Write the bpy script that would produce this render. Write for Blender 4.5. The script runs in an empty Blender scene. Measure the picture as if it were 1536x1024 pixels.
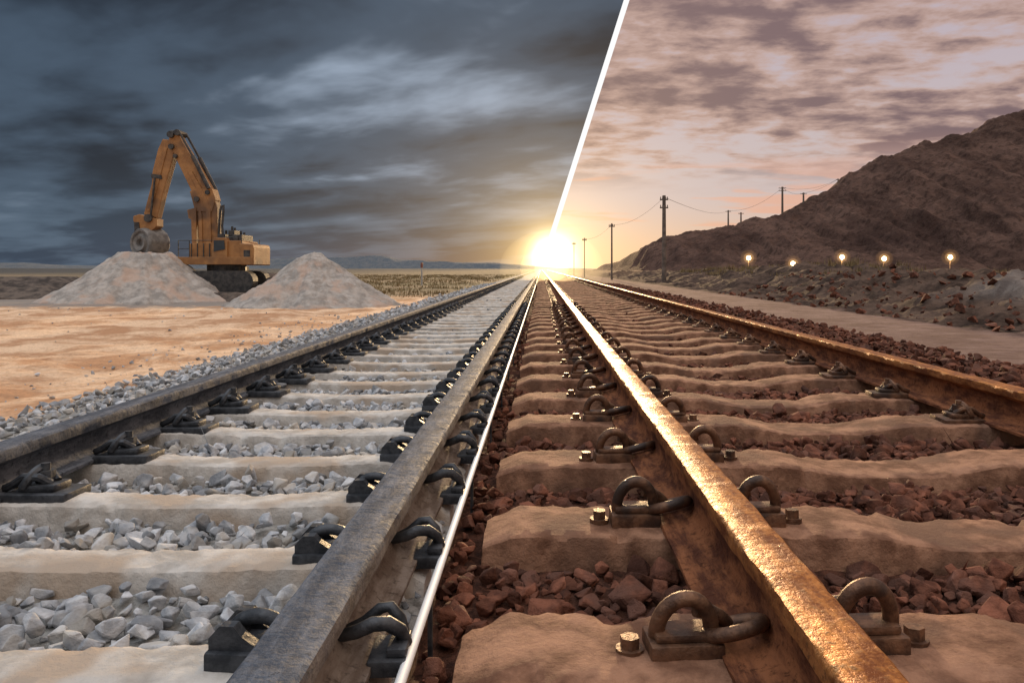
import bpy, bmesh, math, random
import numpy as np
from mathutils import Vector, noise as mn, Matrix

random.seed(7)
RNG = np.random.default_rng(11)
scene = bpy.context.scene
scene.view_settings.view_transform = 'Standard'
scene.view_settings.look = 'None'
scene.view_settings.exposure = 0

def lin(r, g, b):
    def f(c):
        c /= 255.0
        return c/12.92 if c <= 0.04045 else ((c+0.055)/1.055)**2.4
    return (f(r), f(g), f(b), 1.0)

# ------------------------------------------------------------------ node helper
class NT:
    def __init__(s, tree):
        s.t = tree
        s.t.nodes.clear()
    def new(s, typ, **kw):
        n = s.t.nodes.new(typ)
        for k, v in kw.items():
            setattr(n, k, v)
        return n
    def put(s, sock, v):
        if isinstance(v, bpy.types.NodeSocket):
            s.t.links.new(v, sock)
        elif v is not None:
            if isinstance(v, (tuple, list)):
                if sock.type == 'RGBA' and len(v) == 3:
                    v = (*v, 1.0)
                elif sock.type == 'VECTOR':
                    v = tuple(v)[:3]
            sock.default_value = v
    def m(s, op, a, b=None, c=None, clamp=False):
        n = s.new('ShaderNodeMath', operation=op)
        n.use_clamp = clamp
        s.put(n.inputs[0], a)
        if b is not None: s.put(n.inputs[1], b)
        if c is not None: s.put(n.inputs[2], c)
        return n.outputs[0]
    def mix(s, fac, a, b, blend='MIX'):
        n = s.new('ShaderNodeMix', data_type='RGBA', blend_type=blend)
        s.put(n.inputs[0], fac); s.put(n.inputs[6], a); s.put(n.inputs[7], b)
        return n.outputs[2]
    def sm(s, v, lo, hi, a=0.0, b=1.0):
        n = s.new('ShaderNodeMapRange', interpolation_type='SMOOTHSTEP')
        s.put(n.inputs[0], v); s.put(n.inputs[1], lo); s.put(n.inputs[2], hi)
        s.put(n.inputs[3], a); s.put(n.inputs[4], b)
        return n.outputs[0]
    def noise(s, vec, scale, detail=4, rough=0.55, dist=0.0):
        n = s.new('ShaderNodeTexNoise')
        s.put(n.inputs['Vector'], vec)
        n.inputs['Scale'].default_value = scale
        n.inputs['Detail'].default_value = detail
        n.inputs['Roughness'].default_value = rough
        n.inputs['Distortion'].default_value = dist
        return n.outputs[0]
    def vor(s, vec, scale, feature='F1'):
        n = s.new('ShaderNodeTexVoronoi', feature=feature)
        s.put(n.inputs['Vector'], vec)
        n.inputs['Scale'].default_value = scale
        return n
    def sep(s, v):
        n = s.new('ShaderNodeSeparateXYZ'); s.put(n.inputs[0], v); return n.outputs
    def comb(s, x, y, z):
        n = s.new('ShaderNodeCombineXYZ')
        s.put(n.inputs[0], x); s.put(n.inputs[1], y); s.put(n.inputs[2], z)
        return n.outputs[0]
    def scale_col(s, col, f):
        n = s.new('ShaderNodeVectorMath', operation='SCALE')
        s.put(n.inputs[0], col); s.put(n.inputs['Scale'], f)
        return n.outputs[0]
    def add_col(s, a, b):
        n = s.new('ShaderNodeVectorMath', operation='ADD')
        s.put(n.inputs[0], a); s.put(n.inputs[1], b)
        return n.outputs[0]
    def bump(s, h, strength=0.5, dist=0.01, nrm=None):
        n = s.new('ShaderNodeBump')
        s.put(n.inputs['Height'], h)
        n.inputs['Strength'].default_value = strength
        n.inputs['Distance'].default_value = dist
        if nrm is not None: s.put(n.inputs['Normal'], nrm)
        return n.outputs[0]
    def bsdf(s, col, rough=0.8, metal=0.0, normal=None, spec=None):
        n = s.new('ShaderNodeBsdfPrincipled')
        s.put(n.inputs['Base Color'], col); s.put(n.inputs['Roughness'], rough)
        s.put(n.inputs['Metallic'], metal)
        if normal is not None: s.put(n.inputs['Normal'], normal)
        if spec is not None: s.put(n.inputs['Specular IOR Level'], spec)
        o = s.new('ShaderNodeOutputMaterial')
        s.t.links.new(n.outputs[0], o.inputs[0])
        return n

def newmat(name):
    m = bpy.data.materials.new(name); m.use_nodes = True
    return m, NT(m.node_tree)

def simple_mat(name, ca, cb, scale=8, rough=0.8, metal=0.0, bs=0.5, bd=0.01, bscale=None,
               island=0.0, detail=4, spec=None, cc=None, bdet=4):
    m, t = newmat(name)
    g = t.new('ShaderNodeNewGeometry')
    p = g.outputs['Position']
    n1 = t.noise(p, scale, detail, 0.62)
    f = t.sm(n1, 0.35, 0.65)
    col = t.mix(f, ca, cb)
    if cc is not None:
        n3 = t.noise(p, scale*0.37, 2, 0.6)
        col = t.mix(t.sm(n3, 0.5, 0.65), col, cc)
    if island:
        r = g.outputs['Random Per Island']
        k = t.m('MULTIPLY_ADD', r, island*2, 1-island)
        col = t.scale_col(col, k)
    n2 = t.noise(p, bscale or scale*4, bdet, 0.68)
    nb = t.bump(n2, bs, bd)
    t.bsdf(col, rough, metal, nb, spec)
    return m

# ------------------------------------------------------------------ mesh helper
class MB:
    def __init__(s):
        s.v = []; s.f = []; s.mi = []
    def add(s, vs, fs, mi=0):
        o = len(s.v)
        s.v.extend([tuple(v) for v in vs])
        s.f.extend([tuple(i+o for i in f) for f in fs])
        s.mi.extend([mi]*len(fs))
    def merge(s, other, mat4, mi=None):
        o = len(s.v)
        s.v.extend([tuple(mat4 @ Vector(v)) for v in other.v])
        s.f.extend([tuple(i+o for i in f) for f in other.f])
        s.mi.extend(other.mi if mi is None else [mi]*len(other.f))
    def box(s, x0, x1, y0, y1, z0, z1, bev=0.0, mi=0):
        if bev <= 0:
            vs = [(x, y, z) for x in (x0, x1) for y in (y0, y1) for z in (z0, z1)]
            fs = [(0,1,3,2),(4,6,7,5),(0,4,5,1),(2,3,7,6),(0,2,6,4),(1,5,7,3)]
            s.add(vs, fs, mi); return
        bm = bmesh.new()
        bmesh.ops.create_cube(bm, size=1)
        for v in bm.verts:
            v.co = Vector(((x0+x1)/2+v.co.x*(x1-x0), (y0+y1)/2+v.co.y*(y1-y0), (z0+z1)/2+v.co.z*(z1-z0)))
        bmesh.ops.bevel(bm, geom=bm.edges[:], offset=bev, segments=2, affect='EDGES', profile=0.6)
        bm.verts.index_update()
        s.add([v.co[:] for v in bm.verts], [[v.index for v in f.verts] for f in bm.faces], mi)
        bm.free()
    def tube(s, pts, r, seg=8, mi=0, closed=False):
        pts = [Vector(p) for p in pts]
        n = len(pts)
        rs = r if isinstance(r, (list, tuple)) else [r]*n
        vs = []; fs = []
        up = None
        for i, p in enumerate(pts):
            if closed:
                d = (pts[(i+1) % n]-pts[(i-1) % n])
            else:
                d = pts[min(i+1, n-1)]-pts[max(i-1, 0)]
            d.normalize()
            if up is None:
                up = Vector((0, 0, 1)) if abs(d.z) < 0.9 else Vector((1, 0, 0))
            a = d.cross(up)
            if a.length < 1e-5: a = d.cross(Vector((0.3, 1, 0.2)))
            a.normalize()
            b = a.cross(d); b.normalize(); up = b
            for k in range(seg):
                t = 2*math.pi*k/seg
                vs.append(p+a*math.cos(t)*rs[i]+b*math.sin(t)*rs[i])
        m = n if closed else n-1
        for i in range(m):
            j = (i+1) % n
            for k in range(seg):
                k2 = (k+1) % seg
                fs.append((i*seg+k, i*seg+k2, j*seg+k2, j*seg+k))
        if not closed:
            fs.append(tuple(range(seg-1, -1, -1)))
            fs.append(tuple((n-1)*seg+k for k in range(seg)))
        s.add(vs, fs, mi)
    def prism(s, poly, y0, y1, mi=0):
        """poly in xz, extruded along y"""
        n = len(poly)
        vs = [(x, y0, z) for x, z in poly]+[(x, y1, z) for x, z in poly]
        fs = [tuple(range(n)), tuple(range(2*n-1, n-1, -1))]
        for i in range(n):
            j = (i+1) % n
            fs.append((i, i+n, j+n, j))
        s.add(vs, fs, mi)
    def cyl(s, a, b, r, seg=16, mi=0):
        s.tube([a, b], r, seg, mi)
    def obj(s, name, mats, parent=None, smooth=None, recalc=True, loc=None):
        me = bpy.data.meshes.new(name)
        me.from_pydata(s.v, [], s.f)
        if not isinstance(mats, (list, tuple)): mats = [mats]
        for m in mats: me.materials.append(m)
        me.polygons.foreach_set('material_index', s.mi)
        if recalc:
            bm = bmesh.new(); bm.from_mesh(me)
            bmesh.ops.recalc_face_normals(bm, faces=bm.faces[:])
            bm.to_mesh(me); bm.free()
        if smooth is not None:
            me.polygons.foreach_set('use_smooth', [True]*len(me.polygons))
            me.set_sharp_from_angle(angle=math.radians(smooth))
        me.update()
        o = bpy.data.objects.new(name, me)
        scene.collection.objects.link(o)
        if parent: o.parent = parent
        if loc: o.location = loc
        return o

def empty(name, loc=(0, 0, 0)):
    e = bpy.data.objects.new(name, None)
    e.location = loc
    e.empty_display_size = 0.3
    scene.collection.objects.link(e)
    return e

def np_mesh(name, verts, faces, mat, smooth=True, parent=None):
    me = bpy.data.meshes.new(name)
    k = faces.shape[1]
    me.vertices.add(len(verts)); me.vertices.foreach_set('co', verts.astype(np.float32).ravel())
    me.loops.add(faces.size); me.loops.foreach_set('vertex_index', faces.astype(np.int32).ravel())
    me.polygons.add(len(faces))
    me.polygons.foreach_set('loop_start', np.arange(0, faces.size, k, dtype=np.int32))
    me.polygons.foreach_set('loop_total', np.full(len(faces), k, dtype=np.int32))
    me.polygons.foreach_set('use_smooth', np.full(len(faces), smooth, dtype=bool))
    me.update(calc_edges=True); me.validate()
    me.materials.append(mat)
    o = bpy.data.objects.new(name, me)
    scene.collection.objects.link(o)
    if parent: o.parent = parent
    return o

def grid_mesh(name, xs, ys, hf, mat, smooth=True):
    X, Y = np.meshgrid(xs, ys)
    Z = hf(X, Y)
    v = np.stack([X, Y, Z], -1).reshape(-1, 3)
    nx, ny = len(xs), len(ys)
    i = np.arange(nx-1)[None, :]+np.arange(ny-1)[:, None]*nx
    f = np.stack([i, i+1, i+1+nx, i+nx], -1).reshape(-1, 4)
    return np_mesh(name, v, f, mat, smooth)

_perm = RNG.random((256, 256))
def vnoise(x, y):
    xi = np.floor(x).astype(int); yi = np.floor(y).astype(int)
    fx = x-xi; fy = y-yi
    fx = fx*fx*(3-2*fx); fy = fy*fy*(3-2*fy)
    a = _perm[xi % 256, yi % 256]; b = _perm[(xi+1) % 256, yi % 256]
    c = _perm[xi % 256, (yi+1) % 256]; d = _perm[(xi+1) % 256, (yi+1) % 256]
    return (a*(1-fx)+b*fx)*(1-fy)+(c*(1-fx)+d*fx)*fy-0.5
def fbm(x, y, o=4, g=0.5):
    s = 0; a = 1.0
    for k in range(o):
        s = s+a*vnoise(x*2**k+17.3*k, y*2**k+5.1*k); a *= g
    return s
def sst(a, b, x):
    t = np.clip((x-a)/(b-a), 0, 1); return t*t*(3-2*t)

# ------------------------------------------------------------------ camera (level view camera with rise/shift)
cam = bpy.data.cameras.new('camera'); camo = bpy.data.objects.new('camera', cam)
scene.collection.objects.link(camo); scene.camera = camo
camo.location = (0, 0, 0.6); camo.rotation_euler = (math.radians(90), 0, 0)
cam.lens = 28; cam.sensor_width = 36
cam.shift_x = (768-812)/1536; cam.shift_y = -(512-403)/1536
cam.clip_start = 0.05; cam.clip_end = 12000

# ------------------------------------------------------------------ world
SUN = Vector((0.0135, 1.0, 0.0165)).normalized()
w = bpy.data.worlds.new('World'); scene.world = w; w.use_nodes = True
try:
    w.cycles.sampling_method = 'MANUAL'; w.cycles.sample_map_resolution = 1024
except Exception as e_:
    print(e_)
t = NT(w.node_tree)
tc = t.new('ShaderNodeTexCoord')
D = tc.outputs['Generated']
x, y, z = t.sep(D)
side = t.m('SUBTRACT', x, t.m('MULTIPLY', z, 0.318))
right = t.m('GREATER_THAN', side, 0.0)
zp = t.m('MAXIMUM', z, 0.0)
zc = t.m('ADD', zp, 0.10)
px = t.m('DIVIDE', x, zc); py = t.m('DIVIDE', y, zc)
# --- left: storm
vl = t.comb(t.m('MULTIPLY', px, 0.85), t.m('MULTIPLY_ADD', px, 0.35, t.m('MULTIPLY', py, 0.9)), 1.7)
nl = t.noise(vl, 0.72, 4, 0.50, 0.3)
nl2 = t.noise(vl, 2.3, 4, 0.52, 0.2)
nls = t.m('ADD', t.m('MULTIPLY', nl, 0.66), t.m('MULTIPLY', nl2, 0.34))
dx = t.m('SUBTRACT', x, -0.11); dz = t.m('SUBTRACT', z, 0.20)
br = t.m('EXPONENT', t.m('MULTIPLY', t.m('ADD', t.m('MULTIPLY', t.m('MULTIPLY', dx, dx), 46.0), t.m('MULTIPLY', t.m('MULTIPLY', dz, dz), 190.0)), -1.0))
topd = t.m('MULTIPLY', t.sm(z, 0.18, 0.31), 0.09)
leftd = t.m('MULTIPLY', t.sm(x, -0.30, -0.55), 0.02)
nlb = t.m('SUBTRACT', t.m('SUBTRACT', t.m('ADD', nls, t.m('MULTIPLY', br, 0.085)), topd), leftd)
cl = t.mix(t.sm(nlb, 0.36, 0.53), lin(34, 43, 56), lin(70, 86, 104))
cl = t.mix(t.sm(nlb, 0.52, 0.69), cl, lin(150, 166, 186))
lowl = t.mix(t.sm(nls, 0.42, 0.58), lin(50, 68, 87), lin(80, 99, 118))
cl = t.mix(t.sm(z, 0.02, 0.13), lowl, cl)
# --- right: sunset
vr = t.comb(px, t.m('MULTIPLY', py, 1.2), 8.7)
nr = t.noise(vr, 1.0, 3, 0.5, 0.2)
nr2 = t.noise(vr, 3.8, 5, 0.58, 0.15)
nrs = t.m('ADD', t.m('MULTIPLY', nr, 0.45), t.m('MULTIPLY', nr2, 0.55))
base_r = t.mix(t.sm(z, 0.0, 0.10), lin(222, 184, 152), lin(198, 184, 184))
base_r = t.mix(t.sm(z, 0.08, 0.30), base_r, lin(188, 175, 184))
cov = t.sm(z, 0.085, 0.15)
cloudc = t.mix(t.sm(nrs, 0.46, 0.60), lin(190, 160, 150), lin(124, 103, 107))
cmask = t.m('MULTIPLY', t.sm(nrs, 0.41, 0.51), cov)
cr = t.mix(cmask, base_r, cloudc)
lowc = t.noise(t.comb(px, t.m('MULTIPLY', py, 2.2), 1.0), 0.9, 4, 0.55, 0.3)
lowm = t.m('MULTIPLY', t.m('MULTIPLY', t.sm(lowc, 0.52, 0.62), t.sm(z, 0.02, 0.06)), t.sm(z, 0.16, 0.08))
cr = t.mix(t.m('MULTIPLY', lowm, 0.7), cr, lin(226, 168, 142))
# --- sun glow
dotn = t.new('ShaderNodeVectorMath', operation='DOT_PRODUCT')
t.put(dotn.inputs[0], D); dotn.inputs[1].default_value = SUN
th = t.m('ARCCOSINE', t.m('MINIMUM', dotn.outputs['Value'], 0.9999999))
def ex(k): return t.m('EXPONENT', t.m('MULTIPLY', th, -1.0/k))
core = t.m('MULTIPLY', ex(0.0085), 20.0)
halo = t.m('MULTIPLY', ex(0.040), 1.05)
wide = t.m('MULTIPLY', ex(0.120), 0.38)
sel = t.m('MULTIPLY_ADD', right, 0.35, 0.65)
gl = t.add_col(t.scale_col(lin(255, 236, 190), core), t.scale_col(lin(255, 208, 118), halo))
gl = t.add_col(gl, t.scale_col(lin(255, 208, 134), t.m('MULTIPLY', wide, sel)))
col = t.mix(right, cl, cr)
col = t.add_col(col, gl)
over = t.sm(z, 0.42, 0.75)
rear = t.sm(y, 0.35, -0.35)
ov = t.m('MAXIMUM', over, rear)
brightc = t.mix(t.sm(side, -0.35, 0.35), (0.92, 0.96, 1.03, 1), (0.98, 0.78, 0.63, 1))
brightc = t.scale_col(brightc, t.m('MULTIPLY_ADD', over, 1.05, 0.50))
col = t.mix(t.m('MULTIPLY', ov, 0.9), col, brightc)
seam = t.m('MULTIPLY', t.m('LESS_THAN', t.m('ABSOLUTE', side), 0.0034), t.m('GREATER_THAN', y, 0.0))
col = t.mix(seam, col, (1, 1, 1, 1))
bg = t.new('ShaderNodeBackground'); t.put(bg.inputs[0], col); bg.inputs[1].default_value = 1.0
sky = t.new('ShaderNodeTexSky', sky_type='NISHITA'); sky.sun_disc = False
sky.sun_elevation = math.radians(5); sky.sun_rotation = 0.0
bg2 = t.new('ShaderNodeBackground'); t.put(bg2.inputs[0], sky.outputs[0]); bg2.inputs[1].default_value = 0.002
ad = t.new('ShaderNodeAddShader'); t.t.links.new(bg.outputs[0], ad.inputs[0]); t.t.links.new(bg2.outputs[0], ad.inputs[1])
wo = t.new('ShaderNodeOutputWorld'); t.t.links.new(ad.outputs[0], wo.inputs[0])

sl = bpy.data.lights.new('sun', 'SUN'); so = bpy.data.objects.new('sun', sl); scene.collection.objects.link(so)
sl.energy = 3.6; sl.angle = math.radians(0.8); sl.color = (1.0, 0.68, 0.36)
sd = Vector((0.03, math.cos(math.radians(5)), math.sin(math.radians(5))))
so.rotation_euler = sd.to_track_quat('Z', 'Y').to_euler()

# ------------------------------------------------------------------ materials
XB = -0.292   # boundary on the ground
def ground_material():
    m, t = newmat('ground_material')
    g = t.new('ShaderNodeNewGeometry'); p = g.outputs['Position']
    x, y, z = t.sep(p)
    big = t.noise(p, 0.35, 2, 0.6); mid = t.noise(p, 2.5, 4, 0.62); fine = t.noise(p, 26, 5, 0.72)
    vv = t.vor(p, 22)
    vs = t.sep(vv.outputs['Color'])[0]
    wob = t.m('MULTIPLY', t.m('SUBTRACT', mid, 0.5), 0.9)
    xw = t.m('ADD', x, wob)
    # left
    gray = t.mix(t.sm(fine, 0.35, 0.65), (0.17, 0.165, 0.155, 1), (0.40, 0.39, 0.37, 1))
    gray = t.mix(t.m('MULTIPLY', vs, 0.5), gray, (0.36, 0.35, 0.33, 1))
    sp = t.noise(t.comb(x, t.m('MULTIPLY', y, 0.8), 0), 0.9, 6, 0.72, 0.5)
    sand = t.mix(t.sm(sp, 0.40, 0.60), (0.50, 0.275, 0.150, 1), (0.84, 0.59, 0.39, 1))
    sand = t.mix(t.m('MULTIPLY', t.sm(fine, 0.50, 0.66), 0.5), sand, (0.32, 0.185, 0.11, 1))
    grass = t.mix(t.sm(t.noise(t.comb(t.m('MULTIPLY', x, 0.4), y, 0), 0.12, 5, 0.7), 0.4, 0.6), (0.17, 0.14, 0.08, 1), (0.30, 0.22, 0.14, 1))
    grass = t.mix(t.sm(mid, 0.5, 0.7), grass, (0.10, 0.085, 0.055, 1))
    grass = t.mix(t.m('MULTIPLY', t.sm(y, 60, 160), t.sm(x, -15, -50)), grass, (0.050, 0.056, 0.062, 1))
    lot = t.mix(t.sm(t.m('ADD', y, t.m('MULTIPLY', t.m('SUBTRACT', big, 0.5), 12)), 23, 29), sand, grass)
    bandg = t.mix(t.sm(t.m('ADD', y, t.m('MULTIPLY', t.m('SUBTRACT', mid, 0.5), 6)), 17.5, 19.5), sand, (0.27, 0.235, 0.205, 1))
    lot = t.mix(t.m('MULTIPLY', t.sm(x, -4.5, -6.0), t.sm(y, 27, 23)), lot, bandg)
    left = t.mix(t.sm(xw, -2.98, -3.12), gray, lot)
    # right
    red = t.mix(t.sm(fine, 0.35, 0.65), (0.035, 0.015, 0.010, 1), (0.12, 0.050, 0.031, 1))
    rn = t.noise(p, 1.6, 5, 0.7)
    road = t.mix(t.sm(rn, 0.35, 0.65), (0.15, 0.088, 0.068, 1), (0.25, 0.16, 0.13, 1))
    bank = t.mix(t.sm(rn, 0.35, 0.65), (0.030, 0.018, 0.013, 1), (0.12, 0.076, 0.055, 1))
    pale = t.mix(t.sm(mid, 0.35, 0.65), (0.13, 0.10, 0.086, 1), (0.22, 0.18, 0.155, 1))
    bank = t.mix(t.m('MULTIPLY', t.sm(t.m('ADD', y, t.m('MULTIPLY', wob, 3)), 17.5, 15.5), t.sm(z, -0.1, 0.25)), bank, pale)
    rr = t.mix(t.sm(xw, 4.05, 4.35), red, road)
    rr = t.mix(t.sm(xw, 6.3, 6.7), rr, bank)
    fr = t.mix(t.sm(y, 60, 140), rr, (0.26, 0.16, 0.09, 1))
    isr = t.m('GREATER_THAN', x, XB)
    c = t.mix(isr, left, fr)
    hgt = t.m('ADD', t.m('MULTIPLY', fine, 0.30), t.m('MULTIPLY', vv.outputs['Distance'], 0.15))
    hgt = t.m('ADD', hgt, mid)
    n2 = t.bump(hgt, 0.8, 0.075)
    t.bsdf(c, 0.95, 0, n2, 0.15)
    return m
M_ground = ground_material()
M_stoneg = simple_mat('gray_ballast_stone', (0.26, 0.275, 0.30, 1), (0.47, 0.48, 0.495, 1), 16, 0.92, 0, 0.8, 0.007, 60, island=0.45, spec=0.2, cc=(0.38, 0.355, 0.32, 1), detail=3, bdet=3)
M_stoner = simple_mat('iron_ore_ballast_stone', (0.075, 0.027, 0.016, 1), (0.19, 0.073, 0.043, 1), 16, 0.9, 0, 0.9, 0.009, 55, island=0.45, spec=0.2, cc=(0.12, 0.055, 0.038, 1), detail=3, bdet=3)
M_conc = simple_mat('pale_concrete', (0.38, 0.35, 0.315, 1), (0.60, 0.57, 0.53, 1), 9, 0.94, 0, 0.9, 0.009, 42, spec=0.15, cc=(0.42, 0.34, 0.27, 1), detail=6, bdet=5)
M_concr = simple_mat('rust_stained_concrete', (0.15, 0.070, 0.041, 1), (0.38, 0.200, 0.122, 1), 8, 0.9, 0, 1.0, 0.010, 34, spec=0.2, cc=(0.17, 0.090, 0.058, 1), detail=6, bdet=5)
M_iron = simple_mat('dark_iron', (0.030, 0.034, 0.041, 1), (0.08, 0.085, 0.095, 1), 25, 0.5, 0.5, 0.6, 0.004, 80)
M_rust = simple_mat('rusted_iron', (0.08, 0.038, 0.022, 1), (0.22, 0.11, 0.06, 1), 22, 0.52, 0.45, 0.7, 0.004, 100, cc=(0.055, 0.034, 0.026, 1))

def rail_mat(name, web_a, web_b, head_a, head_b, zweb, rh, mh, spec, bst, bdist):
    m, t = newmat(name)
    g = t.new('ShaderNodeNewGeometry'); p = g.outputs['Position']
    x, y, z = t.sep(p); nz = t.sep(g.outputs['True Normal'])[2]
    st = t.noise(t.comb(t.m('MULTIPLY', x, 5), y, t.m('MULTIPLY', z, 3)), 5, 6, 0.68)
    sp = t.noise(p, 42, 5, 0.72)
    web = t.mix(t.sm(st, 0.38, 0.62), web_a, web_b)
    web = t.mix(t.m('MULTIPLY', t.sm(sp, 0.52, 0.68), 0.7), web, tuple(c*0.35 for c in web_a[:3])+(1,))
    hs = t.sm(t.m('ADD', t.m('MULTIPLY', st, 0.6), t.m('MULTIPLY', sp, 0.4)), 0.42, 0.60)
    head = t.mix(hs, head_a, head_b)
    head = t.mix(t.m('MULTIPLY', t.sm(sp, 0.54, 0.66), 0.65), head, tuple(c*0.3 for c in head_a[:3])+(1,))
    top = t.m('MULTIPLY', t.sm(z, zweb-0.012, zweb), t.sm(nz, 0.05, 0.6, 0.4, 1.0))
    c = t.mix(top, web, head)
    b = t.bump(t.m('ADD', sp, t.m('MULTIPLY', t.noise(p, 13, 3, 0.6), 1.4)), bst, bdist)
    ro = t.m('ADD', t.mix(top, (0.85,)*3, (rh,)*3), t.m('MULTIPLY', t.m('SUBTRACT', sp, 0.5), 0.6))
    t.bsdf(c, ro, t.m('MULTIPLY', t.m('MULTIPLY', top, mh), t.sm(sp, 0.64, 0.48)), b, spec)
    return m
M_railg = rail_mat('gray_rail_steel', (0.12, 0.085, 0.065, 1), (0.22, 0.175, 0.145, 1), (0.052, 0.064, 0.086, 1), (0.135, 0.152, 0.185, 1), -0.045, 0.72, 0.0, 0.12, 0.8, 0.007)
M_railg2 = rail_mat('blue_gray_rail_steel', (0.055, 0.062, 0.076, 1), (0.13, 0.138, 0.155, 1), (0.055, 0.065, 0.085, 1), (0.14, 0.155, 0.185, 1), -0.045, 0.72, 0.0, 0.12, 0.8, 0.007)
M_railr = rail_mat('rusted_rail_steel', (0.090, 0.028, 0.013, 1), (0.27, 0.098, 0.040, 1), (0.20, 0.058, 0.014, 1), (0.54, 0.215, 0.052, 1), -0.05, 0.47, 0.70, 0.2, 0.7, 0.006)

# ------------------------------------------------------------------ ground sheet
def gh(X, Y):
    z = np.where(X < XB, -0.235, -0.305)
    z = z-0.06*sst(-2.6, -3.2, X)
    z = z+0.05*fbm(X*0.5, Y*0.5, 4)*sst(-3.2, -4.5, X)
    z = z+0.035*fbm(X*2.2, Y*2.2, 4, 0.6)*sst(-3.2, -3.8, X)*(Y < 40)
    z = z+1.6*sst(60, 200, Y)*sst(-10, -60, X)*(0.3+fbm(X*0.02, Y*0.01, 3))*0.8
    e = 6.6+1.2*fbm(X*0.0+3, Y*0.22, 4)
    bankz = (0.70+0.75*fbm(X*0.25, Y*0.16+9, 5, 0.6))*sst(0, 1, (X-e)/3.6)*(1-0.25*sst(20, 80, Y))
    bankz = bankz-0.35*sst(12.5, 18, X)
    z = z+np.where(X > 5, np.maximum(bankz, -0.02), 0)
    z = z+np.where(X > 5.5, 0.26*fbm(X*1.2, Y*1.0, 5, 0.65)*sst(6.2, 7.5, X), 0)
    z = z+np.where(Y < 40, 0.03*fbm(X*7, Y*7, 3, 0.6), 0)*np.where((X < -3.2), 0.4, 1)*np.where((X > 4.2) & (X < 6.3), 0.3, 1)
    return z
xs = np.concatenate([-np.geomspace(14, 5000, 40)[::-1], np.linspace(-14, -3.4, 150)[1:], np.linspace(-3.35, XB-0.001, 110), [XB+0.001],
                     np.linspace(XB+0.04, 6.0, 170), np.linspace(6.1, 16, 150), np.geomspace(16.2, 5000, 60)])
ys = np.concatenate([[-40, -10, -4], np.linspace(-3, 9, 320)[:], 9+np.cumsum(np.geomspace(0.045, 1.2, 240)), ])
ys = np.concatenate([ys, np.geomspace(ys[-1]+3, 9000, 50)])
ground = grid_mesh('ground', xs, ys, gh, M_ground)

# ------------------------------------------------------------------ tracks
def rail(name, xc, H, head, foot, mat, parent):
    hw, fw, wt = head/2, foot/2, head*0.13
    prof = [(-hw*0.80, 0), (hw*0.80, 0), (hw*0.95, -0.006), (hw, -0.018), (hw*0.97, -0.042), (hw*0.75, -0.052),
            (wt*1.5, -0.064), (wt, -0.085), (wt, -H+0.055), (wt*1.7, -H+0.038), (fw*0.55, -H+0.022), (fw, -H+0.012), (fw, -H),
            (-fw, -H), (-fw, -H+0.012), (-fw*0.55, -H+0.022), (-wt*1.7, -H+0.038), (-wt, -H+0.055), (-wt, -0.085), (-wt*1.5, -0.064),
            (-hw*0.75, -0.052), (-hw*0.97, -0.042), (-hw, -0.018), (-hw*0.95, -0.006)]
    yy = list(np.linspace(-4, 10, 421))+list(np.geomspace(10.2, 700, 60))
    n = len(prof); vs = []; fs = []
    for k, Y in enumerate(yy):
        for j, (a, b) in enumerate(prof):
            d = 0
            if Y < 12:
                d = 0.0030*mn.noise(Vector((xc*9+a*20, Y*9, b*30)))+0.0024*mn.noise(Vector((xc*9+a*40, Y*24, b*50)))
            vs.append((xc+a+d, Y, b+(d*0.6 if b > -H+0.01 else 0)))
    for k in range(len(yy)-1):
        for j in range(n):
            j2 = (j+1) % n
            fs.append((k*n+j, k*n+j2, (k+1)*n+j2, (k+1)*n+j))
    mb = MB(); mb.add(vs, fs)
    return mb.obj(name, mat, parent, smooth=38)

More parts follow.
